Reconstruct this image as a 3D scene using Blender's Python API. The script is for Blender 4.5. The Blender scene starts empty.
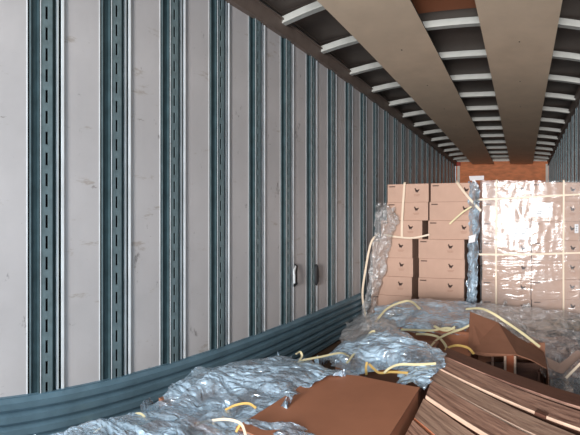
import bpy, bmesh, math, random
from mathutils import Vector, noise, Matrix

S = bpy.context.scene
C = S.collection
random.seed(7)

# ------------------------------------------------------------------ camera, world, light, exposure
F, HX, HY, EYE = 396.0, 522.3, 219.7, 1.25          # wide, cylindrical video lens; horizon row; eye height
cam = bpy.data.cameras.new('camera')
cam.type = 'PANO'
cam.panorama_type = 'CENTRAL_CYLINDRICAL'
cam.central_cylindrical_radius = 1.0
cam.central_cylindrical_range_u_min = -HX / F
cam.central_cylindrical_range_u_max = (580 - HX) / F
cam.central_cylindrical_range_v_min = -(435 - HY) / F
cam.central_cylindrical_range_v_max = HY / F
cam.clip_start = 0.05
co = bpy.data.objects.new('camera', cam)
co.location = (0, 0, EYE)
co.rotation_euler = (math.pi / 2, 0, 0)
C.objects.link(co)
S.camera = co

w = bpy.data.worlds.new('daylight')
S.world = w
w.use_nodes = True
bg = w.node_tree.nodes['Background']
bg.inputs[0].default_value = (0.72, 0.86, 1.0, 1)
bg.inputs[1].default_value = 0.8


def area(name, loc, rot, sx, sy, power, col):
    l = bpy.data.lights.new(name, 'AREA')
    l.shape = 'RECTANGLE'
    l.size = sx
    l.size_y = sy
    l.energy = power
    l.color = col
    o = bpy.data.objects.new(name, l)
    o.location = loc
    o.rotation_euler = rot
    C.objects.link(o)
    return o


# daylight through the open rear doors behind the camera
area('daylight_door', (-0.4, -1.15, 1.45), (math.pi / 2, 0, 0), 2.3, 2.4, 50, (0.66, 0.86, 1.0))
# bright yard further back, shining down the length of the trailer
area('daylight_yard', (-0.15, -6.0, 1.6), (math.pi / 2, 0, 0), 1.2, 2.8, 1150, (1.0, 0.93, 0.88))

S.view_settings.view_transform = 'Standard'
S.view_settings.look = 'None'
S.view_settings.gamma = 1
S.view_settings.use_curve_mapping = False
S.view_settings.exposure = 0.0


# ------------------------------------------------------------------ materials
def lin(c):
    return tuple(((v / 255) / 12.92 if v / 255 <= 0.04045 else ((v / 255 + 0.055) / 1.055) ** 2.4) for v in c)


def mat(name, rgb, rough=0.6, metal=0.0, var=0.12, scale=6.0, bump=0.0, bscale=40.0, stretch=(1, 1, 1), rgb2=None, spec=0.4):
    m = bpy.data.materials.new(name)
    m.use_nodes = True
    n, l = m.node_tree.nodes, m.node_tree.links
    p = n['Principled BSDF']
    p.inputs['Roughness'].default_value = rough
    p.inputs['Metallic'].default_value = metal
    p.inputs['Specular IOR Level'].default_value = spec
    tc = n.new('ShaderNodeTexCoord')
    mp = n.new('ShaderNodeMapping')
    mp.inputs['Scale'].default_value = stretch
    l.new(tc.outputs['Object'], mp.inputs['Vector'])
    nz = n.new('ShaderNodeTexNoise')
    nz.inputs['Scale'].default_value = scale
    nz.inputs['Detail'].default_value = 6
    nz.inputs['Roughness'].default_value = 0.6
    l.new(mp.outputs[0], nz.inputs['Vector'])
    cr = n.new('ShaderNodeValToRGB')
    c = lin(rgb)
    c2 = lin(rgb2) if rgb2 else tuple(v * (1 - 2.2 * var) for v in c)
    cr.color_ramp.elements[0].position = 0.33
    cr.color_ramp.elements[1].position = 0.62
    cr.color_ramp.elements[0].color = (*c2, 1)
    cr.color_ramp.elements[1].color = (*c, 1)
    l.new(nz.outputs[0], cr.inputs[0])
    l.new(cr.outputs[0], p.inputs['Base Color'])
    if bump:
        nb = n.new('ShaderNodeTexNoise')
        nb.inputs['Scale'].default_value = bscale
        nb.inputs['Detail'].default_value = 5
        l.new(mp.outputs[0], nb.inputs['Vector'])
        b = n.new('ShaderNodeBump')
        b.inputs['Strength'].default_value = bump
        b.inputs['Distance'].default_value = 0.01
        l.new(nb.outputs[0], b.inputs['Height'])
        l.new(b.outputs[0], p.inputs['Normal'])
    return m


def scuffed(name, rgb):
    """white liner panel with scattered dark scuffs and long faint scratches"""
    m = mat(name, rgb, rough=0.42, var=0.05, scale=2.2, bump=0.12, bscale=5)
    n, l = m.node_tree.nodes, m.node_tree.links
    p = n['Principled BSDF']
    base = p.inputs['Base Color'].links[0].from_socket
    tc = [x for x in n if x.type == 'TEX_COORD'][0]
    last = base
    oi = n.new('ShaderNodeObjectInfo')
    sh = n.new('ShaderNodeVectorMath')
    sh.operation = 'MULTIPLY_ADD'
    l.new(oi.outputs['Random'], sh.inputs[0])
    sh.inputs[1].default_value = (31, 47, 23)
    l.new(tc.outputs['Object'], sh.inputs[2])
    for (sc, st, thr, col) in ((11.0, (1, 1.6, 1.0), 0.645, (40, 36, 36)), (3.2, (1, 2.4, 1.3), 0.635, (60, 52, 48)), (7.0, (1, 1, 3.0), 0.655, (95, 82, 72)), (2.0, (1, 1.2, 5.0), 0.60, (150, 138, 128))):
        mp = n.new('ShaderNodeMapping')
        mp.inputs['Scale'].default_value = st
        mp.inputs['Rotation'].default_value = (0.25, 0, 0)
        l.new(sh.outputs[0], mp.inputs['Vector'])
        nz = n.new('ShaderNodeTexNoise')
        nz.inputs['Scale'].default_value = sc
        nz.inputs['Detail'].default_value = 9
        nz.inputs['Roughness'].default_value = 0.72
        l.new(mp.outputs[0], nz.inputs['Vector'])
        cr = n.new('ShaderNodeValToRGB')
        cr.color_ramp.elements[0].position = thr
        cr.color_ramp.elements[1].position = thr + 0.05
        cr.color_ramp.elements[0].color = (0, 0, 0, 1)
        cr.color_ramp.elements[1].color = (0.6, 0.6, 0.6, 1)
        l.new(nz.outputs[0], cr.inputs[0])
        mx = n.new('ShaderNodeMixRGB')
        l.new(cr.outputs[0], mx.inputs[0])
        l.new(last, mx.inputs[1])
        mx.inputs[2].default_value = (*lin(col), 1)
        last = mx.outputs[0]
    l.new(last, p.inputs['Base Color'])
    return m


def film(name, cover=0.16, gloss=0.34, rough=0.16, tint=(0.95, 0.97, 0.98), bump=0.8, bscale=22, body=(0.80, 0.86, 0.90), squash=(1, 1, 1)):
    """crumpled clear plastic: see-through, glinting, slightly milky"""
    m = bpy.data.materials.new(name)
    m.use_nodes = True
    n, l = m.node_tree.nodes, m.node_tree.links
    n.clear()
    out = n.new('ShaderNodeOutputMaterial')
    tr = n.new('ShaderNodeBsdfTransparent')
    tr.inputs[0].default_value = (*tint, 1)
    gl = n.new('ShaderNodeBsdfGlossy')
    gl.inputs['Color'].default_value = (0.90, 0.96, 1, 1)
    gl.inputs['Roughness'].default_value = rough
    df = n.new('ShaderNodeBsdfDiffuse')
    df.inputs[0].default_value = (*body, 1)
    tc = n.new('ShaderNodeTexCoord')
    nb = n.new('ShaderNodeTexNoise')
    nb.inputs['Scale'].default_value = bscale
    nb.inputs['Detail'].default_value = 4
    nb.inputs['Distortion'].default_value = 1.2
    nb.inputs['Roughness'].default_value = 0.45
    mq = n.new('ShaderNodeMapping')
    mq.inputs['Scale'].default_value = squash
    l.new(tc.outputs['Object'], mq.inputs['Vector'])
    l.new(mq.outputs[0], nb.inputs['Vector'])
    b = n.new('ShaderNodeBump')
    b.inputs['Strength'].default_value = bump
    b.inputs['Distance'].default_value = 0.028
    l.new(nb.outputs[0], b.inputs['Height'])
    l.new(b.outputs[0], gl.inputs['Normal'])
    l.new(b.outputs[0], df.inputs['Normal'])
    lw = n.new('ShaderNodeLayerWeight')
    lw.inputs['Blend'].default_value = gloss
    l.new(b.outputs[0], lw.inputs['Normal'])
    ma = n.new('ShaderNodeMath')
    ma.operation = 'MULTIPLY_ADD'
    l.new(lw.outputs['Facing'], ma.inputs[0])
    ma.inputs[1].default_value = 0.55
    ma.inputs[2].default_value = gloss * 0.35
    m1 = n.new('ShaderNodeMixShader')
    nc = n.new('ShaderNodeTexNoise')
    nc.inputs['Scale'].default_value = bscale * 0.4
    nc.inputs['Detail'].default_value = 6
    l.new(tc.outputs['Object'], nc.inputs['Vector'])
    cv = n.new('ShaderNodeMapRange')
    cv.inputs[1].default_value = 0.35
    cv.inputs[2].default_value = 0.7
    cv.inputs[3].default_value = cover * 0.3
    cv.inputs[4].default_value = cover * 2.0
    l.new(nc.outputs[0], cv.inputs[0])
    l.new(cv.outputs[0], m1.inputs[0])
    l.new(tr.outputs[0], m1.inputs[1])
    l.new(df.outputs[0], m1.inputs[2])
    m2 = n.new('ShaderNodeMixShader')
    l.new(ma.outputs[0], m2.inputs[0])
    l.new(m1.outputs[0], m2.inputs[1])
    l.new(gl.outputs[0], m2.inputs[2])
    l.new(m2.outputs[0], out.inputs[0])
    return m


M = dict(
    panel=scuffed('white_liner_panel', (187, 184, 185)),
    lip=mat('bright_aluminium_lip', (232, 238, 242), rough=0.4, metal=0.1, var=0.08),
    teal=mat('dark_galvanised_steel', (58, 78, 84), rough=0.45, metal=0.35, var=0.15, scale=14),
    chan=mat('slotted_steel_face', (122, 142, 148), rough=0.42, metal=0.35, var=0.12, scale=18),
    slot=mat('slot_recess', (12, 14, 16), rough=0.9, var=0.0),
    kick=mat('corrugated_scuff_steel', (108, 138, 154), rough=0.38, metal=0.3, var=0.12, scale=5, bump=0.2, bscale=12),
    rail=mat('brown_top_rail', (112, 98, 90), rough=0.6, var=0.1),
    roof=mat('dark_roof_sheet', (98, 88, 82), rough=0.6, var=0.15, scale=1.8),
    roof_orange=mat('orange_roof_sheet', (150, 92, 62), rough=0.7, var=0.12, scale=2.5),
    bow=mat('pale_roof_bow', (178, 180, 176), rough=0.5, var=0.08),
    ply=mat('tan_lining_board', (216, 194, 170), rough=0.7, var=0.05, scale=3.0),
    ply_edge=mat('dark_board_edge', (60, 48, 40), rough=0.8, var=0.05),
    bulk=mat('orange_plywood', (232, 142, 92), rough=0.6, var=0.14, scale=5, stretch=(1, 1, 3)),
    white=mat('white_trim_metal', (225, 220, 212), rough=0.5, var=0.05),
    floor=mat('worn_floor_boards', (96, 74, 56), rough=0.8, var=0.2, scale=4, stretch=(8, 0.6, 1)),
    card=mat('carton_board', (188, 156, 139), rough=0.8, var=0.05, scale=3.5, spec=0.2),
    card_b=mat('carton_board_brown', (172, 114, 86), rough=0.75, var=0.07, scale=3, spec=0.25, bump=0.08, bscale=6),
    card_c=mat('carton_board_reddish', (150, 104, 82), rough=0.78, var=0.08, scale=4, spec=0.2),
    tape=mat('carton_seam_tape', (184, 152, 130), rough=0.4, var=0.03),
    ink=mat('dark_brown_ink', (52, 34, 30), rough=0.8, var=0.0),
    ink_l=mat('faded_brown_ink', (150, 112, 94), rough=0.8, var=0.0),
    wood=mat('reddish_timber_face', (176, 136, 116), rough=0.5, var=0.2, scale=5, stretch=(1, 9, 9), rgb2=(102, 68, 56), bump=0.3, bscale=14),
    wood2=mat('greyish_timber_face', (172, 140, 120), rough=0.62, var=0.2, scale=5, stretch=(1, 10, 10), rgb2=(120, 90, 76), bump=0.3, bscale=14),
    wood3=mat('dark_red_timber_face', (92, 58, 44), rough=0.6, var=0.15, scale=4, stretch=(1, 8, 8), bump=0.2),
    edge_o=mat('orange_sawn_edge', (206, 128, 92), rough=0.6, var=0.1),
    edge=mat('pale_timber_edge', (208, 176, 154), rough=0.6, var=0.14, scale=8, stretch=(1, 6, 6)),
    pallet=mat('pallet_timber', (168, 136, 100), rough=0.8, var=0.15, scale=5, stretch=(1, 6, 6)),
    torn=mat('torn_dull_cardboard', (140, 116, 104), rough=0.85),
    strap=mat('pale_yellow_strap', (220, 208, 166), rough=0.4, var=0.06, scale=10),
    strap_y=mat('deep_yellow_strap', (206, 170, 100), rough=0.4, var=0.06, scale=10),
    strap_w=mat('cream_strap', (222, 204, 182), rough=0.4, var=0.04),
    paper=mat('white_label_paper', (226, 226, 230), rough=0.5, var=0.03),
    dark=mat('dark_rubber', (40, 42, 46), rough=0.6, var=0.05),
    film=film('crumpled_blue_clear_film', cover=0.50, gloss=0.5, rough=0.15, bump=1.0, bscale=17, body=(0.58, 0.80, 1.0), squash=(0.7, 1.3, 1)),
    film_g=film('crumpled_grey_clear_film', cover=0.27, gloss=0.38, rough=0.18, bump=1.0, bscale=16, body=(0.88, 0.86, 0.86)),
    wrap=film('stretch_wrap_film', cover=0.07, gloss=0.075, rough=0.12, bump=0.28, bscale=7, body=(0.85, 0.85, 0.87), squash=(0.45, 1, 1.7)),
)


# ------------------------------------------------------------------ mesh helpers
class MB:
    def __init__(s):
        s.v, s.f, s.m, s.mats = [], [], [], []

    def mi(s, m):
        if m not in s.mats:
            s.mats.append(m)
        return s.mats.index(m)

    def box(s, a, b, m, fr=None):
        """a, b opposite corners; fr an optional Matrix applied to the corners"""
        x0, y0, z0 = a
        x1, y1, z1 = b
        p = [Vector(q) for q in ((x0, y0, z0), (x1, y0, z0), (x1, y1, z0), (x0, y1, z0), (x0, y0, z1), (x1, y0, z1), (x1, y1, z1), (x0, y1, z1))]
        if fr is not None:
            p = [fr @ q for q in p]
        k = len(s.v)
        s.v += [tuple(q) for q in p]
        ms = m if isinstance(m, (list, tuple)) else [m] * 6
        for i, f in enumerate(((0, 3, 2, 1), (4, 5, 6, 7), (0, 1, 5, 4), (2, 3, 7, 6), (1, 2, 6, 5), (3, 0, 4, 7))):   # bottom top front back right left
            s.f.append(tuple(k + j for j in f))
            s.m.append(s.mi(ms[i]))
        return s

    def quad(s, pts, m):
        k = len(s.v)
        s.v += [tuple(p) for p in pts]
        s.f.append(tuple(range(k, k + len(pts))))
        s.m.append(s.mi(m))

    def slab(s, pts, th, m, me=None):
        """polygon with thickness th along its own normal"""
        P = [Vector(p) for p in pts]
        nrm = (P[1] - P[0]).cross(P[-1] - P[0]).normalized() * th
        k = len(s.v)
        n = len(P)
        s.v += [tuple(p) for p in P] + [tuple(p - nrm) for p in P]
        s.f.append(tuple(k + i for i in range(n)))
        s.m.append(s.mi(m))
        s.f.append(tuple(k + n + i for i in reversed(range(n))))
        s.m.append(s.mi(m))
        for i in range(n):
            j = (i + 1) % n
            s.f.append((k + i, k + n + i, k + n + j, k + j))
            s.m.append(s.mi(me or m))
        return s

    def build(s, name, parent=None, bevel=0.0, smooth=False, origin=None):
        me = bpy.data.meshes.new(name)
        o3 = Vector(origin) if origin is not None else Vector((0, 0, 0))
        me.from_pydata([tuple(Vector(p) - o3) for p in s.v], [], s.f)
        for m in s.mats:
            me.materials.append(m)
        me.polygons.foreach_set('material_index', s.m)
        if smooth:
            me.polygons.foreach_set('use_smooth', [True] * len(s.f))
        me.update()
        o = bpy.data.objects.new(name, me)
        o.location = o3
        C.objects.link(o)
        if parent:
            o.parent = parent
        if bevel:
            b = o.modifiers.new('bevel', 'BEVEL')
            b.width = bevel
            b.segments = 2
            b.limit_method = 'ANGLE'
        return o


def tag(o, label=None, cat=None, group=None, kind=None):
    for k, v in (('label', label), ('category', cat), ('group', group), ('kind', kind)):
        if v:
            o[k] = v
    return o


def empty(name, loc=(0, 0, 0), rot=(0, 0, 0)):
    o = bpy.data.objects.new(name, None)
    o.location = loc
    o.rotation_euler = rot
    o.empty_display_size = 0.1
    C.objects.link(o)
    return o


def copy_tree(o, parent=None):
    c = o.copy()
    C.objects.link(c)
    c.parent = parent
    for ch in list(o.children):
        copy_tree(ch, c)
    return c


def at(px, py, Y):
    """the point of the place seen at column px, row py at depth Y"""
    t = (px - HX) / F
    r = Y / math.cos(t)
    return Vector((Y * math.tan(t), Y, EYE - (py - HY) / F * r))


def atz(px, py, Z):
    t = (px - HX) / F
    r = F * (EYE - Z) / (py - HY)
    return Vector((r * math.sin(t), r * math.cos(t), Z))


def cr(p0, p1, p2, p3, t):
    return 0.5 * ((2 * p1) + (p2 - p0) * t + (2 * p0 - 5 * p1 + 4 * p2 - p3) * t * t + (3 * p1 - p0 - 3 * p2 + p3) * t ** 3)


def spline(P, t):
    n = len(P) - 1
    k = min(int(t * n), n - 1)
    u = t * n - k
    g = lambda i: P[max(0, min(n, i))]
    a = g(k - 1) if k > 0 else 2 * P[0] - P[1]
    d = g(k + 2) if k + 2 <= n else 2 * P[n] - P[n - 1]
    return cr(a, P[k], P[k + 1], d, u)


def strap(pts, m, width=0.013, name='packing_strap', up=(0, 0, 1), n=14, twist=0.0):
    P = [Vector(p) for p in pts]
    N = max(2, n * (len(P) - 1))
    b = MB()
    mi = b.mi(m)
    prev = None
    for i in range(N + 1):
        t = i / N
        c = spline(P, t)
        d = (spline(P, min(1, t + 0.01)) - spline(P, max(0, t - 0.01))).normalized()
        s = d.cross(Vector(up))
        if s.length < 0.15:
            s = prev if prev else d.cross(Vector((1, 0, 0)))
        s.normalize()
        if prev and s.dot(prev) < 0:
            s = -s
        prev = s
        s2 = Matrix.Rotation(twist * t, 3, d) @ s
        nn = s2.cross(d).normalized() * 0.0012
        for q in (c - s2 * width / 2 - nn, c + s2 * width / 2 - nn, c + s2 * width / 2 + nn, c - s2 * width / 2 + nn):
            b.v.append(tuple(q))
        if i:
            k = 4 * i
            for j in range(4):
                jj = (j + 1) % 4
                b.f.append((k - 4 + j, k - 4 + jj, k + jj, k + j))
                b.m.append(mi)
    b.f.append((3, 2, 1, 0))
    b.m.append(mi)
    k = 4 * N
    b.f.append((k, k + 1, k + 2, k + 3))
    b.m.append(mi)
    return b.build(name)


def fold(p, s):
    """ridged noise: sharp creases"""
    return 1 - 2 * abs(noise.noise(p * s))


def sheet(name, grid, nu, nv, amp, seed, m, scale=7.0, ragged=0.03, parent=None):
    """crumpled sheet through a grid of points (rows x columns)"""
    R, K = len(grid), len(grid[0])
    off = Vector((seed * 13.7, seed * 5.1, seed * 9.3))
    da = Vector((math.cos(seed), math.sin(seed), 0.3)).normalized()
    db = Vector((-math.sin(seed), math.cos(seed), 0.5)).normalized()
    P = []
    for i in range(nv + 1):
        v = i / nv
        for j in range(nu + 1):
            u = j / nu
            uu = u + ragged * noise.noise(Vector((0, v * 7, seed))) * (1 if u in (0, 1) else abs(2 * u - 1))
            vv = v + ragged * 1.5 * noise.noise(Vector((u * 8, 3, seed))) * (1 if v in (0, 1) else abs(2 * v - 1))
            uu, vv = max(0, min(1, uu)), max(0, min(1, vv))
            col = [spline([Vector(p) for p in row], uu) for row in grid]
            P.append(spline(col, vv))
    b = MB()
    mi = b.mi(m)
    W = nu + 1
    for i in range(nv + 1):
        for j in range(nu + 1):
            p = P[i * W + j]
            du = P[i * W + min(nu, j + 1)] - P[i * W + max(0, j - 1)]
            dv = P[min(nv, i + 1) * W + j] - P[max(0, i - 1) * W + j]
            nn = du.cross(dv)
            if nn.length > 1e-9:
                nn.normalize()
            q = p + off
            wq = q + Vector((noise.noise(q * 3), noise.noise(q * 3 + Vector((5, 5, 5))), 0)) * 0.09
            a_, b_ = wq.dot(da) , wq.dot(db)
            h = fold(Vector((a_ * 0.4, b_, wq.z)), scale) * 0.6 + fold(Vector((a_, b_ * 0.35, wq.z + 3)), scale * 1.9) * 0.34 + fold(q, scale * 4) * 0.12
            side = Vector((noise.noise(q * scale * 1.3), noise.noise(q * scale * 1.3 + Vector((9, 0, 0))), 0)) * amp * 0.6
            b.v.append(tuple(p + nn * amp * h + side))
    for i in range(nv):
        for j in range(nu):
            k = i * W + j
            if (i + j) % 2:
                b.f += [(k, k + 1, k + W), (k + 1, k + W + 1, k + W)]
            else:
                b.f += [(k, k + 1, k + W + 1), (k, k + W + 1, k + W)]
            b.m += [mi, mi]
    o = b.build(name, parent)
    o.data.polygons.foreach_set('use_smooth', [random.random() < 0.5 for _ in o.data.polygons])
    return o


# ------------------------------------------------------------------ the trailer
XL, XR = -1.855, 0.731
Y0, Y1 = -1.0, 10.95
ZK, ZT, ZR = 0.387, 2.76, 2.885
PITCH, POST0 = 0.4062, 0.712            # first post in view
b = MB()
for i in range(9):                       # floor boards with fine gaps
    wd = (XR - XL) / 9
    b.box((XL + i * wd + 0.002, Y0, -0.04), (XL + (i + 1) * wd - 0.002, Y1, 0.0), M['floor'])
tag(b.build('floor'), kind='structure')

# walls
def wall(side, X, sg, first):
    """X the liner face, sg +1 if the room lies towards +x"""
    b = MB()
    b.box((X - sg * 0.035, Y0, 0), (X - sg * 0.012, Y1, ZR + 0.05), M['teal'])
    wl = b.build('wall_' + side)
    tag(wl, kind='structure')
    ys = [first + k * PITCH for k in range(-4, 26) if first + k * PITCH + 0.11 < Y1 and first + k * PITCH - 0.11 > Y0]
    # one post
    def bx(bm, y0, y1, d0, d1, m, z0=ZK - 0.05, z1=ZT + 0.005):
        bm.box((min(X + sg * d0, X + sg * d1), y0, z0), (max(X + sg * d0, X + sg * d1), y1, z1), m)
    p = MB()
    bx(p, -0.100, -0.094, -0.012, 0.001, M['lip'])
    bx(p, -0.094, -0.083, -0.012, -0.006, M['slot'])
    bx(p, -0.083, -0.076, -0.012, 0.001, M['chan'])
    bx(p, -0.076, -0.041, -0.012, -0.003, M['teal'])
    bx(p, -0.041, -0.033, -0.012, 0.0155, M['teal'])
    bx(p, -0.0335, -0.0295, -0.012, 0.0165, M['lip'])
    bx(p, 0.032, 0.036, -0.012, 0.0145, M['teal'])
    bx(p, 0.036, 0.058, -0.012, -0.003, M['teal'])
    bx(p, 0.058, 0.069, -0.012, 0.007, M['lip'])
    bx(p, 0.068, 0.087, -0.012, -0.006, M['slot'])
    bx(p, 0.087, 0.100, -0.012, 0.007, M['lip'])
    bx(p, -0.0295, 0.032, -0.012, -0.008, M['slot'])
    # slotted face: two strips and the rungs between the slots
    bx(p, -0.0295, -0.005, 0.010, 0.0145, M['chan'])
    bx(p, 0.009, 0.032, 0.010, 0.0145, M['chan'])
    z = ZK - 0.05
    while z < ZT:
        bx(p, -0.005, 0.009, 0.010, 0.0145, M['chan'], z, min(z + 0.040, ZT))
        z += 0.104
    post0 = p.build('wall_post', wl)
    q = MB()
    bx(q, 0.100, PITCH - 0.100, -0.012, 0.0, M['panel'], ZK - 0.05, ZT)
    pan0 = q.build('liner_panel', wl)
    for i, y in enumerate(ys):
        o = post0 if i == 0 else post0.copy()
        if i:
            C.objects.link(o)
        o.location = (0, y, 0)
        g = pan0 if i == 0 else pan0.copy()
        if i:
            C.objects.link(g)
        g.location = (0, y, 0)
        if i == len(ys) - 1:
            g.scale = (1, 1, 1)
    # top rail
    r = MB()
    r.box((min(X - sg * .012, X + sg * 0.03), Y0, ZT), (max(X - sg * .012, X + sg * 0.03), Y1, ZR - 0.02), M['rail'])
    r.box((min(X - sg * .012, X + sg * 0.045), Y0, ZR - 0.02), (max(X - sg * .012, X + sg * 0.045), Y1, ZR - 0.008), M['rail'])
    r.box((min(X, X + sg * 0.038), Y0, ZT - 0.012), (max(X, X + sg * 0.038), Y1, ZT), M['rail'])
    tag(r.build('trim_' + ('1' if side == 'left' else '2')), kind='structure')
    # corrugated scuff plate
    k = MB()
    n = 6
    prof = []
    hgt = ZK / n
    for i in range(n):
        z = ZK - i * hgt
        prof += [(0.016, z), (0.046, z - hgt * 0.2), (0.046, z - hgt * 0.66), (0.016, z - hgt * 0.82)]
    prof.append((0.016, 0.0))
    prof = [(0.0, ZK + 0.004), (0.018, ZK + 0.004)] + prof
    mi = k.mi(M['kick'])
    for (d, z) in prof:
        k.v += [(X + sg * d, Y0, z), (X + sg * d, Y1, z)]
    for i in range(len(prof) - 1):
        a = 2 * i
        k.f.append((a, a + 1, a + 3, a + 2) if sg > 0 else (a, a + 2, a + 3, a + 1))
        k.m.append(mi)
    tag(k.build('baseboard_' + side), kind='structure')
    return wl


wall('left', XL, 1, POST0)
wall('right', XR, -1, POST0 + 0.13)

# front bulkhead
b = MB()
b.box((XL, Y1, 0), (XR, Y1 + 0.03, ZR + 0.02), M['bulk'])
wf = b.build('wall_front')
tag(wf, kind='structure')
for x in (XL + 0.045, XR - 0.085):
    MB().box((x, Y1 - 0.02, 0), (x + 0.07, Y1, ZR - 0.09), M['white']).build('corner_strip', wf)
MB().box((XL, Y1 - 0.03, ZR - 0.02), (XR, Y1, ZR + 0.06), M['white']).build('header_strip', wf)
MB().box((XL + 0.02, Y1 - 0.05, ZR - 0.13), (XL + 0.14, Y1 - 0.02, ZR - 0.03), mat('red_corner_bracket', (170, 50, 28), rough=0.5)).build('corner_bracket', wf)

# ceiling: roof sheets, bows and two hanging lining boards
b = MB()
b.box((XL - 0.04, Y0, ZR + 0.05), (XL, Y1, ZR + 0.09), M['rail'])
b.box((XR, Y0, ZR + 0.05), (XR + 0.04, Y1, ZR + 0.09), M['rail'])
b.box((XL - 0.04, Y0, ZR + 0.075), (XR + 0.04, Y1, ZR + 0.09), M['roof'])
ce = b.build('ceiling')
tag(ce, kind='structure')
BOW0, BP = 2.655, 0.645
bows = [BOW0 + BP * k for k in range(-5, 13) if BOW0 + BP * k < Y1 - 0.1]
p = MB()
sag = lambda x: 0.0
NX = 12
for i in range(NX):
    x0 = XL + 0.02 + (XR - XL - 0.04) * i / NX
    x1 = XL + 0.02 + (XR - XL - 0.04) * (i + 1) / NX
    k0 = len(p.v)
    p.box((x0, -0.026, ZR + 0.0), (x1, 0.026, ZR + 0.012), M['bow'])
    p.box((x0, -0.018, ZR + 0.012), (x1, 0.018, ZR + 0.06), M['bow'])
    for q_ in range(k0, len(p.v)):                       # bows drop a little towards both walls
        vx, vy, vz = p.v[q_]
        e_ = abs(vx - (XL + XR) / 2) / ((XR - XL) / 2)
        p.v[q_] = (vx, vy, vz - 0.05 * max(0, e_ - 0.35) ** 2 / 0.42)
bow0 = p.build('roof_bow', ce)
for i, y in enumerate(bows):
    o = bow0 if i == 0 else bow0.copy()
    if i:
        C.objects.link(o)
    o.location = (0, y, 0)
for i in range(-1, len(bows)):
    ya = Y0 if i < 0 else bows[i]
    yb = bows[i + 1] if i + 1 < len(bows) else Y1
    m = M['roof']
    MB().box((XL, ya + 0.004, ZR + 0.062), (XR, yb - 0.004, ZR + 0.07), m).build('roof_sheet', ce)
MB().box((-0.92, 2.72, ZR + 0.056), (-0.2, 3.14, ZR + 0.061), M['roof_orange']).build('orange_patch', ce)  # orange-brown patch just below the roof sheet of one bay
ZP = 2.769
for (xa, xb, nm) in ((-1.36, -0.765, 'a'), (-0.328, 0.278, 'b')):
    p = MB()
    e = M['ply_edge']
    p.box((xa, Y0, ZP), (xb, Y1 - 0.25, ZP + 0.012), [M['ply'], e, e, e, e, e])
    for k in range(12):                                  # fixings down the middle
        y = Y0 + 0.5 + k * 0.97
        p.box(((xa + xb) / 2 - 0.006, y - 0.006, ZP - 0.002), ((xa + xb) / 2 + 0.006, y + 0.006, ZP), M['slot'])
    p.build('lining_board', ce)
    for y in bows:
        pass
# hanger blocks between board and bow, so that the boards hang from the bows
p = MB()
for (xa, xb) in ((-1.36, -0.765), (-0.328, 0.278)):
    for y in bows:
        p.box(((xa + xb) / 2 - 0.02, y - 0.02, ZP + 0.012), ((xa + xb) / 2 + 0.02, y + 0.02, ZR), M['ply_edge'])
p.build('board_hangers', ce)


# ------------------------------------------------------------------ cartons
def bird(b, x, y, z, s, m):
    """the little printed animal mark: body, head, tail and legs as one flat outline"""
    pts = [(-1.0, 0.55), (-0.75, 1.0), (-0.45, 0.95), (-0.3, 0.5), (0.2, 0.25), (0.75, 0.5), (1.1, 0.45), (0.8, 0.0), (0.45, -0.45), (0.3, -0.95), (0.12, -0.5), (-0.15, -0.5), (-0.3, -0.95), (-0.42, -0.45), (-0.7, -0.1), (-0.72, 0.45)]
    b.quad([(x + px * s, y, z + pz * s) for px, pz in pts], m)


ORD = ['topmost', 'second', 'third', 'fourth', 'fifth', 'sixth', 'seventh', 'eighth']


def make_carton(w_, d_, h_, mark=0.72):
    """origin at the middle of the base; printed front looks to -y"""
    root = empty('carton')
    b = MB()
    hw = w_ / 2
    b.box((-hw, 0, 0), (hw, d_, h_ - 0.003), M['card'])
    b.box((-hw + 0.001, 0.001, h_ - 0.003), (hw - 0.001, d_ / 2 - 0.001, h_), M['card'])
    b.box((-hw + 0.001, d_ / 2 + 0.001, h_ - 0.003), (hw - 0.001, d_ - 0.001, h_), M['card'])
    b.build('carton_body', root, bevel=0.004)
    t = MB()
    t.box((-hw - 0.0006, d_ / 2 - 0.025, h_ - 0.06), (hw + 0.0006, d_ / 2 + 0.025, h_ + 0.0006), M['tape'])
    t.build('tape', root)
    l = MB()
    x = -hw + mark * w_
    bird(l, x, -0.0012, h_ * 0.62, 0.030, M['ink'])
    l.build('printed_logo', root)
    l = MB()
    for k, ww in enumerate((0.036, 0.028)):
        z = h_ * 0.62 - 0.050 - k * 0.013
        for j in range(5):
            l.quad([(x - ww + j * ww * 0.42, -0.0012, z), (x - ww + j * ww * 0.42 + ww * 0.3, -0.0012, z), (x - ww + j * ww * 0.42 + ww * 0.3, -0.0012, z + 0.006), (x - ww + j * ww * 0.42, -0.0012, z + 0.006)], M['ink_l'])
    l.build('small_print', root)
    l = MB()
    z = h_ - 0.035
    for j in range(6):
        a = -hw + 0.022 + j * 0.0125
        l.quad([(a, -0.0012, z), (a + 0.0105, -0.0012, z), (a + 0.0105, -0.0012, z + 0.013), (a, -0.0012, z + 0.013)], M['ink'])
    l.build('corner_print', root)
    return root


def put(proto, used, x, y, z, label, group, rz=0.0):
    o = proto if not used else copy_tree(proto)
    o.location = (x, y, z)
    o.rotation_euler.z = rz
    tag(o, label, 'box', group)
    return o


def make_pallet(w_, d_, label):
    root = empty('wooden_pallet')
    tag(root, label, 'pallet')
    for k in range(7):
        x = -w_ / 2 + 0.05 + k * (w_ - 0.1) / 6
        MB().box((x - 0.05, 0, 0.122), (x + 0.05, d_, 0.142), M['pallet']).build('deck_board', root)
    for k in range(3):
        y = 0.02 + k * (d_ - 0.13)  / 2
        MB().box((-w_ / 2, y, 0.02), (w_ / 2, y + 0.09, 0.122), M['pallet']).build('stringer', root)
    for k in range(3):
        x = -w_ / 2 + 0.05 + k * (w_ - 0.1) / 2
        MB().box((x - 0.05, 0, 0.0), (x + 0.05, d_, 0.02), M['pallet']).build('bottom_board', root)
    return root


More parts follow.
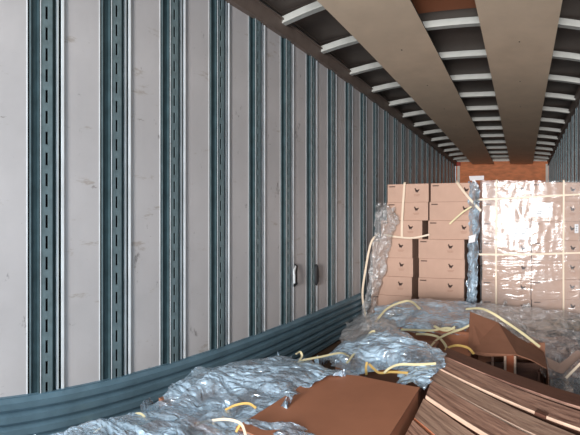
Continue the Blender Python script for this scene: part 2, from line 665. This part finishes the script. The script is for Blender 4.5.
YS = 4.40
pl = make_pallet(1.14, 0.9, 'wooden pallet under the open two-column stack of cartons')
pl.location = (-1.20, YS, 0)
pr = make_pallet(1.12, 0.9, 'wooden pallet under the shiny film-wrapped stack of cartons')
pr.location = (0.10, YS, 0)

proto = make_carton(0.50, 0.42, 0.2205)
n_used = 0
G1 = 'brown cartons of the open stack beside the white wall'
# (column, x, row tops, y offset)
low1 = [(-1.505, 0.0), (-1.50, 0.012), (-1.51, 0.0), (-1.515, -0.005)]
for i in range(4):
    x, dy = low1[i]
    put(proto, n_used, x, YS + dy, 0.142 + (3 - i) * 0.2215, '%s brown carton from the top of the wall-side column in the open stack' % ORD[i + 3], G1)
    n_used += 1
proto2 = make_carton(0.53, 0.42, 0.2205, 0.70)
n2 = 0
for i in range(4):
    x, dy = [(-0.915, 0.0), (-0.912, 0.01), (-0.918, 0.0), (-0.92, 0.05)][i]
    put(proto2, n2, x, YS + dy, 0.142 + (3 - i) * 0.2215, '%s brown carton from the top of the middle column, next to the wrapped pallet' % ORD[i + 3], G1)
    n2 += 1
zb = 0.142 + 4 * 0.2215
proto3 = make_carton(0.50, 0.42, 0.2125, 0.72)
n3 = 0
for i, (x, dy, rz) in enumerate([(-1.318, 0.03, 0.0), (-1.325, 0.03, 0.01), (-1.388, 0.0, 0.02)]):
    lab = ['topmost brown carton in the wall-side column, under the cream strap', 'second brown carton from the top of the wall-side column, crossed by the cream strap',
           'third brown carton from the top of the wall-side column, shifted towards the wall'][i]
    put(proto3, n3, x, YS + dy, zb + (2 - i) * 0.2135, lab, G1, rz)
    n3 += 1
proto4 = make_carton(0.515, 0.42, 0.2125, 0.80)
n4 = 0
for i, (x, dy, rz) in enumerate([(-0.785, 0.03, 0.0), (-0.80, 0.03, 0.0), (-0.812, 0.02, 0.008)]):
    lab = ['topmost brown carton in the middle column, crossed by a slanting strap', 'second brown carton from the top of the middle column, with a loose strap end',
           'third brown carton from the top of the middle column, overhanging the narrower ones below'][i]
    put(proto4, n4, x, YS + dy, zb + (2 - i) * 0.2135, lab, G1, rz)
    n4 += 1

G2 = 'brown cartons inside the film-wrapped pallet'
proto5 = make_carton(0.545, 0.42, 0.217, 0.84)
n5 = 0
for c_, xc in enumerate((-0.176, 0.376)):
    for i in range(7):
        side = ('the column beside the open stack', 'the column beside the far wall of ribs')[c_]
        put(proto5, n5, xc + 0.004 * math.sin(i * 2.1 + c_), YS + 0.004 + 0.004 * math.cos(i * 3.3), 0.142 + (6 - i) * 0.2182,
            '%s wrapped carton from the top, in %s' % (ORD[i], side), G2)
        n5 += 1

# stretch wrap round the pallet load, with labels under it
b = MB()
mi = b.mi(M['wrap'])
pw0, pw1, d0, d1 = -0.462, 0.662, YS - 0.008, YS + 0.44
ring = [(pw0, d1)] + [(pw0, d1 + (d0 - d1) * k / 8) for k in range(1, 9)] + [(pw0 + (pw1 - pw0) * k / 70, d0) for k in range(1, 71)] + [(pw1, d0 + (d1 - d0) * k / 8) for k in range(1, 9)]
NZ = 90
cx, cy = (pw0 + pw1) / 2, (d0 + d1) / 2
for i in range(NZ + 1):
    z = 0.10 + 1.585 * i / NZ
    for (x, y) in ring:
        q = Vector((x * 1.6, y * 1.6, z * 0.9))
        h = 0.006 * (fold(q * 3.1, 1) * 0.7 + fold(Vector((x * 11, y * 11, z * 4)), 1) * 0.35) - 0.001
        h += 0.010 * max(0, noise.noise(Vector((x * 2.2, 0, z * 1.5 + 4))))
        dx = -1 if x == pw0 else (1 if x == pw1 else 0)
        dy = -1 if y == d0 else 0
        b.v.append((x + dx * (h + 0.004), y + dy * (h + 0.007), z))
W = len(ring)
for i in range(NZ):
    for j in range(W - 1):
        k = i * W + j
        b.f.append((k, k + 1, k + W + 1, k + W))
        b.m.append(mi)
wr = b.build('stretch_wrap', smooth=True)
tag(wr, 'shiny clear stretch wrap pulled tight round the strapped pallet load', 'plastic wrap')


def paper(x0, x1, z0, z1, y, label, lines):
    o = MB()
    o.box((x0, y, z0), (x1, y + 0.001, z1), M['paper'])
    r = o.build('shipping_label', origin=((x0 + x1) / 2, y, z0))
    tag(r, label, 'label')
    l = MB()
    for k in range(lines):
        z = z1 - 0.02 - k * (z1 - z0 - 0.03) / max(1, lines)
        x = x0 + 0.012
        rr = random.Random(k + int(x0 * 100))
        while x < x1 - 0.03:
            ww = rr.uniform(0.01, 0.03)
            l.quad([(x, y - 0.001, z - 0.007), (x + ww, y - 0.001, z - 0.007), (x + ww, y - 0.001, z), (x, y - 0.001, z)], M['dark'])
            x += ww + 0.008
    pr_ = l.build('lettering')
    pr_.parent = r
    pr_.matrix_parent_inverse = Matrix.Translation(-Vector(((x0 + x1) / 2, y, z0)))
    return r


paper(0.10, 0.335, 1.285, 1.44, YS - 0.0025, 'wide pale shipping label under the wrap, below the upper strap', 5)
paper(-0.11, 0.075, 1.03, 1.205, YS - 0.0025, 'squarer pale shipping label under the wrap, lower than the wide one', 5)
paper(0.585, 0.628, 1.10, 1.20, YS - 0.0025, 'small white label on the outer edge of the wrapped cartons', 3)

# straps round the wrapped pallet
yf = YS - 0.028
def around(z0, z1, label):
    o = strap([(-0.485, YS + 0.40, z0), (-0.485, YS + 0.02, z0), (-0.465, yf, z0), (0.1, yf - 0.004, (z0 + z1) / 2 - 0.004), (0.665, yf, z1), (0.685, YS + 0.02, z1), (0.685, YS + 0.40, z1)],
              M['strap_w'], 0.021, up=(0.001, 0.001, 1) if False else (0, 1, 0), n=6)
    return tag(o, label, 'strap', 'cream straps round the wrapped pallet')


def band(pts, m, width, axis, th=0.0016, name='packing_strap'):
    """flat strap whose width runs along the given world axis"""
    P = [Vector(p) for p in pts]
    a = Vector(axis).normalized()
    N = 8 * (len(P) - 1)
    b = MB()
    mi = b.mi(m)
    for i in range(N + 1):
        t = i / N
        c = spline(P, t)
        d = (spline(P, min(1, t + 0.01)) - spline(P, max(0, t - 0.01))).normalized()
        wv = (a - d * a.dot(d)).normalized()
        nn = d.cross(wv).normalized() * th
        for q in (c - wv * width / 2 - nn, c + wv * width / 2 - nn, c + wv * width / 2 + nn, c - wv * width / 2 + nn):
            b.v.append(tuple(q))
        if i:
            k = 4 * i
            for j in range(4):
                jj = (j + 1) % 4
                b.f.append((k - 4 + j, k - 4 + jj, k + jj, k + j))
                b.m.append(mi)
    b.f.append((3, 2, 1, 0)); b.m.append(mi)
    k = 4 * N
    b.f.append((k, k + 1, k + 2, k + 3)); b.m.append(mi)
    return b.build(name)


GS = 'cream straps round the wrapped pallet'
for (z0, z1, lb) in ((1.475, 1.53, 'upper level cream strap round the wrapped pallet load'), (0.865, 0.88, 'lower level cream strap round the wrapped pallet load')):
    tag(band([(-0.49, YS + 0.40, z0), (-0.49, YS + 0.1, z0), (-0.478, yf + 0.006, z0), (-0.40, yf - 0.003, z0), (0.1, yf - 0.003, (z0 + z1) / 2 - 0.004), (0.60, yf - 0.003, z1), (0.678, yf + 0.006, z1), (0.69, YS + 0.1, z1), (0.69, YS + 0.40, z1)],
             M['strap_w'], 0.020, (0, 0, 1)), lb, 'strap', GS)
for (x, lb) in ((-0.285, 'upright cream strap on the glaring side of the wrapped pallet'), (0.458, 'upright cream strap near the outer edge of the wrapped pallet')):
    tag(band([(x, YS + 0.40, 1.692), (x, YS + 0.06, 1.694), (x, yf + 0.004, 1.685), (x, yf - 0.010, 1.60), (x - 0.004, yf - 0.012, 0.9), (x - 0.002, yf - 0.008, 0.12)],
             M['strap_w'], 0.020, (1, 0, 0)), lb, 'strap', GS)

# straps on the open stack
g = 'cream straps hanging on the open stack'
yb_ = YS - 0.012
tag(band([(-1.352, YS + 0.30, 1.685), (-1.352, YS + 0.08, 1.688), (-1.352, YS + 0.02, 1.68), (-1.356, YS + 0.008, 1.60), (-1.375, YS - 0.004, 1.28), (-1.378, yb_, 1.045)], M['strap_w'], 0.026, (1, 0, 0)),
    'cream strap running down over the three upper wall-side cartons', 'strap', g)
tag(band([at(384, 234.5, YS - 0.016), at(394, 236.5, YS - 0.022), at(410, 238, YS - 0.022), at(421, 236.5, YS - 0.018), at(429.5, 234.5, YS - 0.014)], M['strap_w'], 0.02, (0, 0, 1)),
    'short cream strap slung level under the third wall-side carton', 'strap', g)
tag(strap([at(455.5, 181, YS + 0.1), at(457, 182.5, YS - 0.01), at(464, 192, YS - 0.05), at(473, 202.5, YS - 0.06), at(481, 211, YS - 0.05)], M['strap_w'], 0.026, up=(0, -1, 0)),
    'cream strap slanting from the middle column across to the wrapped pallet', 'strap')
tag(strap([at(471.5, 206.5, YS - 0.045), at(463, 212, YS - 0.03), at(456, 218, YS - 0.02), at(449.5, 224, YS - 0.012)], M['strap'], 0.018, up=(0, -1, 0)),
    'loose yellowish strap end lying across the second middle carton', 'strap')
tag(strap([at(379, 233, YS - 0.03), at(371, 243, YS - 0.10), at(365.5, 270, YS - 0.16), at(362.5, 295, YS - 0.2), at(366, 318, YS - 0.26), at(369, 330, YS - 0.30)], M['strap_w'], 0.024, up=(0, -1, 0)),
    'long pale strap hanging down between the wall and the open stack', 'strap')

# hanging film on the open stack
def rows(*rs):
    return [[at(*p) for p in r] for r in rs]


f1 = sheet('plastic_film', rows(
    [(377, 202, 4.32), (386, 203, 4.3), (397, 212, 4.36)],
    [(374, 216, 4.28), (386, 214, 4.2), (399, 222, 4.34)],
    [(373, 232, 4.28), (384, 232, 4.2), (394, 233, 4.34)],
    [(370, 252, 4.26), (379, 252, 4.22), (389, 254, 4.34)],
    [(367, 282, 4.22), (375, 282, 4.2), (383, 284, 4.33)],
    [(362, 305, 4.16), (369, 306, 4.14), (376, 308, 4.3)],
    [(360, 330, 4.08), (366, 332, 4.06), (372, 331, 4.2)]), 26, 90, 0.034, 3, M['film_g'], scale=9)
tag(f1, 'torn clear film hanging down the wall side of the open stack', 'plastic film')
f2 = sheet('plastic_film', rows(
    [(467, 182, 4.44), (473, 181, 4.36), (480, 183, 4.40)],
    [(468, 205, 4.42), (474, 206, 4.32), (481, 207, 4.38)],
    [(467, 235, 4.42), (473, 236, 4.30), (480, 238, 4.38)],
    [(466, 270, 4.42), (472, 270, 4.32), (479, 272, 4.38)],
    [(465, 306, 4.40), (471, 307, 4.30), (478, 308, 4.36)]), 22, 90, 0.03, 5, M['film'], scale=10)
tag(f2, 'bluish clear film stuffed upright in the gap between the two stacks', 'plastic film')
tag(sheet('paper_scrap', rows([(468.5, 236, 4.27), (476, 234, 4.26)], [(468, 243, 4.26), (474.5, 242, 4.25)]), 8, 8, 0.01, 2, M['paper'], scale=12, ragged=0.2),
    'small white scrap stuck on the film between the two stacks', 'scrap')
# white cap piece on top of the gap
o = MB()
o.slab([at(469, 176.5, 4.46), at(484, 176, 4.46), at(484, 180, 4.42), at(470, 180.5, 4.42)], 0.006, M['paper'])
o.slab([at(470, 178, 4.44), at(473.5, 178, 4.44), at(479, 186.5, 4.39), at(476.5, 187.5, 4.39)], 0.004, M['paper'])
tag(o.build('corner_protector', origin=tuple(at(476, 180, 4.42))), 'white folded corner protector on top between the two stacks', 'corner protector')

# hand-sized marks on the wall: pull loops
for k, (px, py0, py1, lb) in enumerate(((292.5, 265, 286, 'curved pull strap with pale edge hanging on the white wall panel'), (315, 264, 285, 'dark oval rubber loop hanging on the white wall panel'))):
    t = (px - HX) / F
    r = XL / math.sin(t)
    y = r * math.cos(t)
    z0, z1 = EYE - (py0 - HY) / F * r, EYE - (py1 - HY) / F * r
    mm = M['dark']
    if k == 0:
        root = empty('pull_strap', (XL, y, z1))
        tag(root, lb, 'strap')
        s1 = band([(XL + 0.012, y + 0.035, z0), (XL + 0.03, y - 0.0, z0 - 0.05), (XL + 0.035, y - 0.005, (z0 + z1) / 2), (XL + 0.03, y + 0.0, z1 + 0.03), (XL + 0.01, y + 0.03, z1)], M['dark'], 0.045, (0, 1, 0), 0.004, 'webbing')
        s2 = band([(XL + 0.02, y + 0.015, z0 - 0.01), (XL + 0.036, y - 0.028, z0 - 0.05), (XL + 0.042, y - 0.033, (z0 + z1) / 2), (XL + 0.036, y - 0.024, z1 + 0.03)], M['lip'], 0.016, (0, 1, 0), 0.004, 'pale_edging')
        for s_ in (s1, s2):
            s_.parent = root
            s_.matrix_parent_inverse = Matrix.Translation(-Vector((XL, y, z1)))
    else:
        b = MB()
        mi = b.mi(M['dark'])
        n = 20
        for (sc_, d) in ((1, 0.0), (1, 0.02), (0.72, 0.03)):
            for i in range(n):
                a = 2 * math.pi * i / n
                b.v.append((XL + d, y + 0.034 * sc_ * math.cos(a), (z0 + z1) / 2 + (z0 - z1) / 2 * (sc_ ** 0.5) * math.sin(a)))
        for s_ in range(2):
            for i in range(n):
                j = (i + 1) % n
                b.f.append((s_ * n + i, s_ * n + j, (s_ + 1) * n + j, (s_ + 1) * n + i)); b.m.append(mi)
        b.f.append(tuple(2 * n + i for i in range(n))); b.m.append(mi)
        tag(b.build('rubber_pad', origin=(XL, y, z1)), lb, 'pad')


# ------------------------------------------------------------------ spilled load in front
def plain_carton(x0, x1, y0, y1, h, label, m, z=0.0, rz=0.0):
    root = empty('carton', ((x0 + x1) / 2, (y0 + y1) / 2, z), (0, 0, rz))
    tag(root, label, 'box')
    hw, hd = (x1 - x0) / 2, (y1 - y0) / 2
    b = MB()
    b.box((-hw, -hd, 0), (hw, hd, h - 0.004), m)
    b.build('carton_body', root, bevel=0.005)
    b = MB()
    b.box((-hw, -hd, h - 0.004), (hw, -0.002, h), m)
    b.box((-hw, 0.002, h - 0.004), (hw, hd, h), m)
    b.build('top_flap', root, bevel=0.0015)
    return root


plain = MB()
# big brown carton at the front
root = empty('carton', (-0.70, 1.40, 0))
tag(root, 'large plain brown carton lying in front, its smooth top facing up', 'box')
b = MB()
b.box((-0.245, -0.32, 0), (0.238, 0.325, 0.494), M['card_b'])
b.build('carton_body', root, bevel=0.006)
b = MB()
P_ = [(-0.25, -0.325, 0.500), (0.247, -0.325, 0.500), (0.247, 0.312, 0.500), (-0.06, 0.345, 0.500), (-0.25, 0.30, 0.500)]
b.slab(P_, 0.005, M['card_b'], M['card_c'])
b.build('top_flap', root)

plain_carton(-1.52, -0.98, 1.16, 1.86, 0.39, 'brown carton buried under the clear film beside the wall', M['card_c'])
plain_carton(-1.40, -0.97, 0.42, 1.09, 0.365, 'nearest brown carton, hidden under crumpled clear film and straps', M['card_c'])
plain_carton(-1.06, -0.55, 2.06, 2.62, 0.425, 'brown carton showing under the rolled-up clear film in the middle', M['card_c'], rz=0.04)
plain_carton(-0.99, -0.36, 3.02, 3.62, 0.385, 'brown carton with a shaded front, just before the open stack', M['card_b'], rz=-0.02)
plain_carton(-0.16, 0.50, 3.10, 3.75, 0.14, 'low brown carton covered by grey film before the wrapped pallet', M['card_b'])

# clear film heaps
fa = sheet('plastic_film', [
    [(-1.50, 1.02, .36), (-1.62, 1.35, .40), (-1.60, 1.70, .42), (-1.45, 2.02, .40)],
    [(-1.34, 1.10, .43), (-1.38, 1.45, .50), (-1.34, 1.78, .50), (-1.20, 1.98, .45)],
    [(-1.14, 1.14, .45), (-1.16, 1.48, .53), (-1.10, 1.76, .52), (-1.00, 1.90, .47)],
    [(-1.00, 1.16, .46), (-1.02, 1.44, .53), (-0.98, 1.68, .53), (-0.86, 1.82, .50)],
    [(-0.89, 1.22, .505), (-0.90, 1.41, .52), (-0.88, 1.60, .525), (-0.74, 1.80, .505)]], 90, 90, 0.036, 11, M['film'], scale=6.5, ragged=0.05)
tag(fa, 'crumpled bluish clear film heaped between the corrugated plate and the large carton', 'plastic film')
fb = sheet('plastic_film', [
    [(-1.48, 0.35, .34), (-1.52, 0.65, .38), (-1.50, 0.95, .38), (-1.42, 1.22, .38)],
    [(-1.34, 0.35, .42), (-1.36, 0.65, .47), (-1.34, 0.92, .47), (-1.26, 1.18, .46)],
    [(-1.15, 0.35, .44), (-1.15, 0.65, .50), (-1.14, 0.90, .50), (-1.10, 1.16, .50)],
    [(-0.96, 0.38, .45), (-0.96, 0.68, .51), (-0.94, 0.92, .52), (-0.92, 1.16, .52)],
    [(-0.80, 0.62, .46), (-0.74, 0.84, .50), (-0.66, 1.06, .525), (-0.63, 1.25, .52)]], 90, 90, 0.034, 21, M['film'], scale=8, ragged=0.05)
tag(fb, 'nearest heap of crumpled clear film, with a white looping strap on it', 'plastic film')
fc = sheet('plastic_film', [
    [(-1.22, 2.12, .36), (-1.14, 2.42, .40), (-0.98, 2.62, .40), (-0.70, 2.60, .38), (-0.48, 2.32, .40)],
    [(-1.18, 2.06, .42), (-1.06, 2.32, .50), (-0.86, 2.48, .52), (-0.64, 2.42, .49), (-0.44, 2.22, .50)],
    [(-1.08, 1.99, .46), (-0.94, 2.20, .54), (-0.76, 2.30, .56), (-0.56, 2.24, .54), (-0.41, 2.14, .525)],
    [(-0.98, 1.96, .43), (-0.86, 2.08, .50), (-0.70, 2.14, .53), (-0.53, 2.08, .53), (-0.40, 2.02, .52)],
    [(-0.92, 1.97, .39), (-0.80, 2.01, .43), (-0.66, 2.02, .46), (-0.53, 1.92, .50), (-0.42, 1.90, .505)]], 100, 70, 0.032, 31, M['film'], scale=7, ragged=0.04)
tag(fc, 'thick roll of crumpled bluish film lying over the middle carton', 'plastic film')
fc2 = sheet('plastic_film', [
    [(-0.64, 1.98, .48), (-0.53, 2.00, .53), (-0.42, 1.98, .525)],
    [(-0.62, 1.86, .47), (-0.52, 1.86, .52), (-0.42, 1.84, .525)],
    [(-0.56, 1.77, .47), (-0.50, 1.76, .505), (-0.43, 1.73, .50)]], 30, 40, 0.022, 37, M['film'], scale=10, ragged=0.12)
tag(fc2, 'greenish clear film tail drooping at the ends of the timber boards', 'plastic film')
fd = sheet('plastic_film', [
    [(-1.46, 3.95, .34), (-1.15, 4.10, .36), (-0.80, 4.12, .38), (-0.48, 4.10, .36)],
    [(-1.42, 3.66, .42), (-1.12, 3.74, .47), (-0.78, 3.76, .49), (-0.44, 3.76, .46)],
    [(-1.34, 3.36, .42), (-1.08, 3.40, .48), (-0.76, 3.42, .49), (-0.42, 3.44, .47)],
    [(-1.24, 3.06, .40), (-1.02, 3.10, .44), (-0.74, 3.12, .44), (-0.42, 3.14, .43)],
    [(-1.18, 2.90, .36), (-0.98, 2.96, .38), (-0.74, 2.985, .39), (-0.44, 3.0, .38)]], 100, 70, 0.04, 41, M['film'], scale=6, ragged=0.04)
tag(fd, 'long crumpled blue film spread in front of the open stack', 'plastic film')
fd2 = sheet('plastic_film', [
    [(-1.50, 3.30, .36), (-1.28, 3.34, .42), (-1.05, 3.26, .40)],
    [(-1.44, 2.98, .38), (-1.20, 3.02, .46), (-0.96, 2.96, .42)],
    [(-1.34, 2.68, .36), (-1.10, 2.70, .44), (-0.84, 2.66, .40)],
    [(-1.16, 2.46, .34), (-0.96, 2.50, .42), (-0.66, 2.52, .38)]], 50, 50, 0.035, 47, M['film_g'], scale=7, ragged=0.06)
tag(fd2, 'duller grey film bunched between the film roll and the open stack', 'plastic film')
fe = sheet('plastic_film', rows(
    [(474, 301, 4.30), (506, 303, 4.26), (540, 306, 4.22), (588, 312, 4.2)],
    [(472, 305, 3.72), (508, 312, 3.70), (546, 322, 3.65), (590, 334, 3.6)],
    [(473, 309, 3.20), (506, 324, 3.16), (545, 343, 3.12), (592, 356, 3.1)],
    [(476, 316, 2.98), (512, 334, 2.94), (548, 362, 2.86), (592, 378, 2.85)],
    [(500, 352, 2.95), (528, 362, 2.90), (552, 386, 2.62), (596, 402, 2.55)]), 90, 110, 0.036, 51, M['film_g'], scale=6, ragged=0.03)
tag(fe, 'wide grey crumpled film draped down behind the bent cardboard flap', 'plastic film')
# pinkish torn corner under the grey film
o = MB()
o.slab([at(546, 357, 2.76), at(560, 364, 2.72), at(556, 372, 2.68), at(549, 368, 2.70)], 0.005, M['torn'])
o.slab([at(560, 364, 2.72), at(578, 350, 2.80), at(582, 356, 2.78), at(563, 374, 2.68), at(556, 372, 2.68)], 0.005, M['torn'])
tag(o.build('cardboard_scrap', origin=tuple(at(560, 368, 2.7))), 'torn cardboard corner poking up beside the grey film', 'cardboard')

# bent cardboard flap over a wooden crate
root = empty('opened_carton', (-0.06, 2.72, 0))
tag(root, 'opened brown carton with bent roof-like flaps over dark wooden pieces', 'box')
inv = Matrix.Translation(-Vector((-0.06, 2.72, 0)))


def kid(o, r=None, i=None):
    o.parent = r or root
    o.matrix_parent_inverse = i or inv
    return o


b = MB()
b.slab([at(470, 311.5, 2.98), at(468.3, 351.5, 2.50), at(484, 356, 2.48), at(517, 354.5, 2.48), at(514, 334.5, 2.94), at(498, 322.5, 2.97)], 0.006, M['card_c'])
kid(b.build('folded_flap'))
b = MB()
b.slab([at(514, 334.5, 2.94), at(517, 354.5, 2.48), at(532, 360, 2.50), at(546.5, 368, 2.52), at(544, 352.5, 2.86)], 0.006, M['card_c'])
kid(b.build('folded_flap'))
b = MB()
b.box((-0.34, 2.96, 0.0), (0.17, 2.966, 0.33), M['card_c'])
b.box((-0.34, 2.50, 0.0), (-0.334, 2.96, 0.36), M['card_c'])
b.box((0.164, 2.52, 0.0), (0.17, 2.96, 0.24), M['card_c'])
b.box((-0.34, 2.50, 0.0), (0.17, 2.96, 0.012), M['card_c'])
kid(b.build('carton_body'))
# wooden pieces in it
root2 = empty('wooden_crate', (-0.06, 2.66, 0.012))
tag(root2, 'dark reddish wooden frame standing inside the opened carton', 'crate')
inv2 = Matrix.Translation(-Vector((-0.06, 2.66, 0.012)))
for (xa, m) in ((-0.118, 'edge'), (-0.054, 'edge'), (-0.20, 'wood'), (0.10, 'wood3')):
    kid(MB().box((xa, 2.54, 0.012), (xa + 0.015, 2.58, 0.375 if xa < 0 else 0.27), M[m]).build('upright'), root2, inv2)
kid(MB().box((-0.103, 2.57, 0.012), (-0.054, 2.585, 0.37), mat('orange_red_timber', (170, 92, 58), 0.6)).build('red_panel'), root2, inv2)
kid(MB().box((-0.24, 2.62, 0.012), (0.12, 2.64, 0.30), M['wood3']).build('back_board'), root2, inv2)

# ------------------------------------------------------------------ timber boards
TB = Vector((-0.43, 0, 0.5))
boards = [  # start y, slope m (dy/dx), drop s, width, length, z offset, face material, label
    (2.235, 0.47, 0.165, 0.110, 1.30, 0.010, 'wood3', 'dark reddish timber board at the back of the pile, beside the opened carton'),
    (2.115, 0.53, 0.165, 0.126, 1.32, 0.000, 'wood', 'second timber board from the back, with a bright long edge'),
    (1.965, 0.60, 0.168, 0.106, 1.34, -0.014, 'wood2', 'timber board third from the back, greyish with a narrow pale edge'),
    (1.840, 0.64, 0.168, 0.118, 1.36, -0.022, 'wood', 'fourth timber board from the back, with the widest pale edge'),
    (1.690, 0.70, 0.172, 0.130, 1.30, -0.046, 'wood2', 'broad flat greyish board in the middle of the pile, with reddish edge'),
    (1.515, 0.76, 0.178, 0.108, 1.20, -0.056, 'wood', 'timber board with streaky brown grain, second from the large carton'),
    (1.375, 0.80, 0.180, 0.090, 1.10, -0.072, 'wood2', 'nearest timber board, right beside the large plain carton'),
]
edge_m = ['wood', 'edge', 'edge', 'edge', 'edge_o', 'edge_o', 'edge']  # pale ones put the door light on the near sides into the colour
for i, (ys_, m_, s_, wd, L, dz, fm, lb) in enumerate(boards):
    d = Vector((1, -m_, -s_)).normalized()
    side = Vector((0, 0, 1)).cross(d).normalized()      # towards the back
    up = d.cross(side).normalized()
    th = [0.028, 0.03, 0.026, 0.034, 0.03, 0.028, 0.03][i]
    xo = 0.0
    root = empty('timber_board', (-0.435 + xo, ys_ + 0.02 - m_ * xo * 0.5, 0.5 + dz - s_ * xo))
    tag(root, lb, 'board', 'timber boards of the slanting pile')
    R = Matrix((d, side, up)).transposed().to_4x4()
    root.rotation_euler = R.to_euler()
    # profile with a slightly worn, wavy near edge
    b = MB()
    N = 26
    f, e, dk = b.mi(M[fm]), b.mi(M[edge_m[i]]), b.mi(M['wood3'])
    for k in range(N + 1):
        x = L * k / N
        sh_ = wd * m_ * (1 - k / N) + 0.012 * math.sin(i * 2.4)
        wv = 0.0035 * noise.noise(Vector((x * 6, i * 3.1, 0)))
        sk = 0.0 if k else 0.0
        b.v += [(x + sh_, -wd + wv, -th), (x + sh_, -wd + wv, -0.011), (x + sh_, -wd + 0.004 + wv, 0.0), (x, 0, 0.0), (x, 0, -th)]
    for k in range(N):
        a = 5 * k
        for j, mm in ((0, dk), (1, e), (2, f), (3, f), (4, f)):
            jj = (j + 1) % 5
            b.f.append((a + j, a + 5 + j, a + 5 + jj, a + jj)); b.m.append(mm)
    b.f.append((4, 3, 2, 1, 0)); b.m.append(dk)
    k = 5 * N
    b.f.append((k, k + 1, k + 2, k + 3, k + 4)); b.m.append(e)
    b.build('board_body', root)
    # pale bead painting door light along the near edge of some boards
    if i in (1, 3, 6):
        q = MB()
        q.box((wd * m_ + 0.012, -wd - 0.002, -0.017 if i == 3 else -0.012), (L * 0.99, -wd + 0.004, 0.002), M['edge'])
        q.build('lit_edge_strip', root, bevel=0.002)
    if i == 1:
        q = MB()
        q.box((0.63, -wd - 0.006, -0.014), (0.685, -wd + 0.02, 0.004), M['wood3'])
        q.build('dark_knot', root)

# under layer: two long bearers and a flat crate carry the boards
for k, (y0, lb) in enumerate(((1.25, 'timber bearer under the near end of the board pile'), (1.75, 'timber bearer under the back end of the board pile'))):
    d = Vector((1, -0.6, -0.172)).normalized()
    side = Vector((0, 0, 1)).cross(d).normalized()
    up = d.cross(side).normalized()
    root = MB().box((0.10, -0.16, -0.08), (0.75, 0.16, -0.0), M['wood3']).build('timber_bearer')
    root.location = (-0.42, y0 + 0.12, 0.37)
    root.rotation_euler = Matrix((d, side, up)).transposed().to_euler()
    tag(root, lb, 'timber')
cr_ = empty('flat_crate', (0.10, 1.45, 0))
tag(cr_, 'low dark wooden crate carrying the slanting timber boards', 'crate')
MB().box((-0.50, -0.50, 0.0), (0.30, 0.45, 0.14), M['wood3']).build('crate_body', cr_)

# ------------------------------------------------------------------ loose straps in front
GL = 'loose yellow straps on the spilled load'
def loose(pts, m, label, width=0.015, up=(0, -0.9, 1)):
    width = max(0.009, 0.0062 * sum(p[2] for p in pts) / len(pts))
    pts = [(p[0], p[1], p[2] - 0.035) for p in pts]
    tag(strap([at(*p) if len(p) == 3 else p for p in pts], M[m], width, up=up), label, 'strap', GL)


loose([(91, 434, 1.02), (112, 421, 0.97), (133, 414.5, 0.96), (141, 414, .96), (147, 420, .95)], 'strap', 'pale yellow strap bent up at the edge of the nearest film heap')
loose([(196, 424, 1.10), (212, 420.5, 1.10), (228, 419.5, 1.09), (241, 424, 1.07), (246, 436, 1.03)], 'strap_w', 'cream strap loop arching over the nearest film heap')
loose([(225, 410, 1.19), (236, 405, 1.22), (248, 403.5, 1.22), (256, 408, 1.2)], 'strap_y', 'short deep yellow strap peeking out between the two near film heaps')
loose([(236, 432, 1.06), (241, 425, 1.08), (246, 434, 1.06)], 'strap_y', 'small yellow strap loop low on the nearest film heap')
loose([(296, 354, 1.86), (300, 352, 1.9), (302, 356, 1.88), (299, 362, 1.82), (304, 360, 1.85), (320, 357, 1.92), (340, 353, 2.02), (349, 356, 2.08)], 'strap', 'yellow strap curling over the top of the wall-side film heap')
loose([(347, 363, 2.0), (356, 351, 2.15), (367, 337, 2.32), (371, 332, 2.38), (375, 331, 2.4)], 'strap', 'yellow strap running up the end of the film roll')
loose([(366.5, 375, 1.93), (366, 368, 1.96), (367, 362, 1.98)], 'strap_y', 'short upright deep yellow strap before the middle carton')
loose([(369, 364, 1.97), (374, 369, 1.94), (380, 373, 1.92), (392, 372, 1.93), (408, 373, 1.92)], 'strap_y', 'deep yellow strap bent level behind the large carton')
loose([(384, 373, 1.90), (390, 368, 1.93), (400, 364.5, 1.96), (418, 364.5, 1.96), (436, 363.5, 1.99)], 'strap', 'pale strap arching across the front of the film roll')
loose([(376, 334, 2.42), (388, 340, 2.30), (402, 347, 2.22)], 'strap', 'pale strap lying lengthwise on the film roll')
loose([(375, 322, 3.05), (388, 308, 3.25), (404, 301.5, 3.35), (412, 302, 3.3), (420, 309, 3.1)], 'strap', 'large pale strap arch standing before the open stack', 0.02)
loose([(401, 329.5, 2.92), (414, 330, 2.92), (432, 330.5, 2.94), (446, 328, 2.95), (455, 330, 2.94)], 'strap', 'level pale strap across the front of the shaded carton', 0.018)
loose([(416, 334, 2.86), (428, 334.5, 2.85), (438, 337, 2.83), (444, 343, 2.72), (447, 349, 2.62)], 'strap', 'bent yellow strap before the shaded carton', 0.014)
loose([(430, 347, 2.52), (438, 339, 2.72), (450, 333, 2.84), (462, 329, 2.9), (470, 325, 2.92)], 'strap', 'yellow strap rising towards the bent cardboard flap', 0.014)
loose([(434, 326, 2.98), (441, 329.5, 2.93), (448, 330.5, 2.92), (455, 327, 2.93)], 'strap', 'small sagging strap loop on the blue film', 0.014)
loose([(445, 350, 2.36), (450, 347, 2.42), (458, 345.5, 2.45), (468, 348, 2.42), (474, 354, 2.36)], 'strap_y', 'orange yellow strap curved over the back timber board', 0.012)
loose([(466, 309, 3.2), (480, 308.5, 3.1), (492, 313, 3.02), (506, 322, 3.0), (522, 333, 2.94), (540, 347, 2.86)], 'strap', 'long yellowish strap following the upper edge of the bent flap', 0.012)
loose([(566, 378, 2.5), (574, 370, 2.55), (584, 360, 2.6)], 'strap_w', 'cream strap crossing the film beside the torn corner', 0.012)
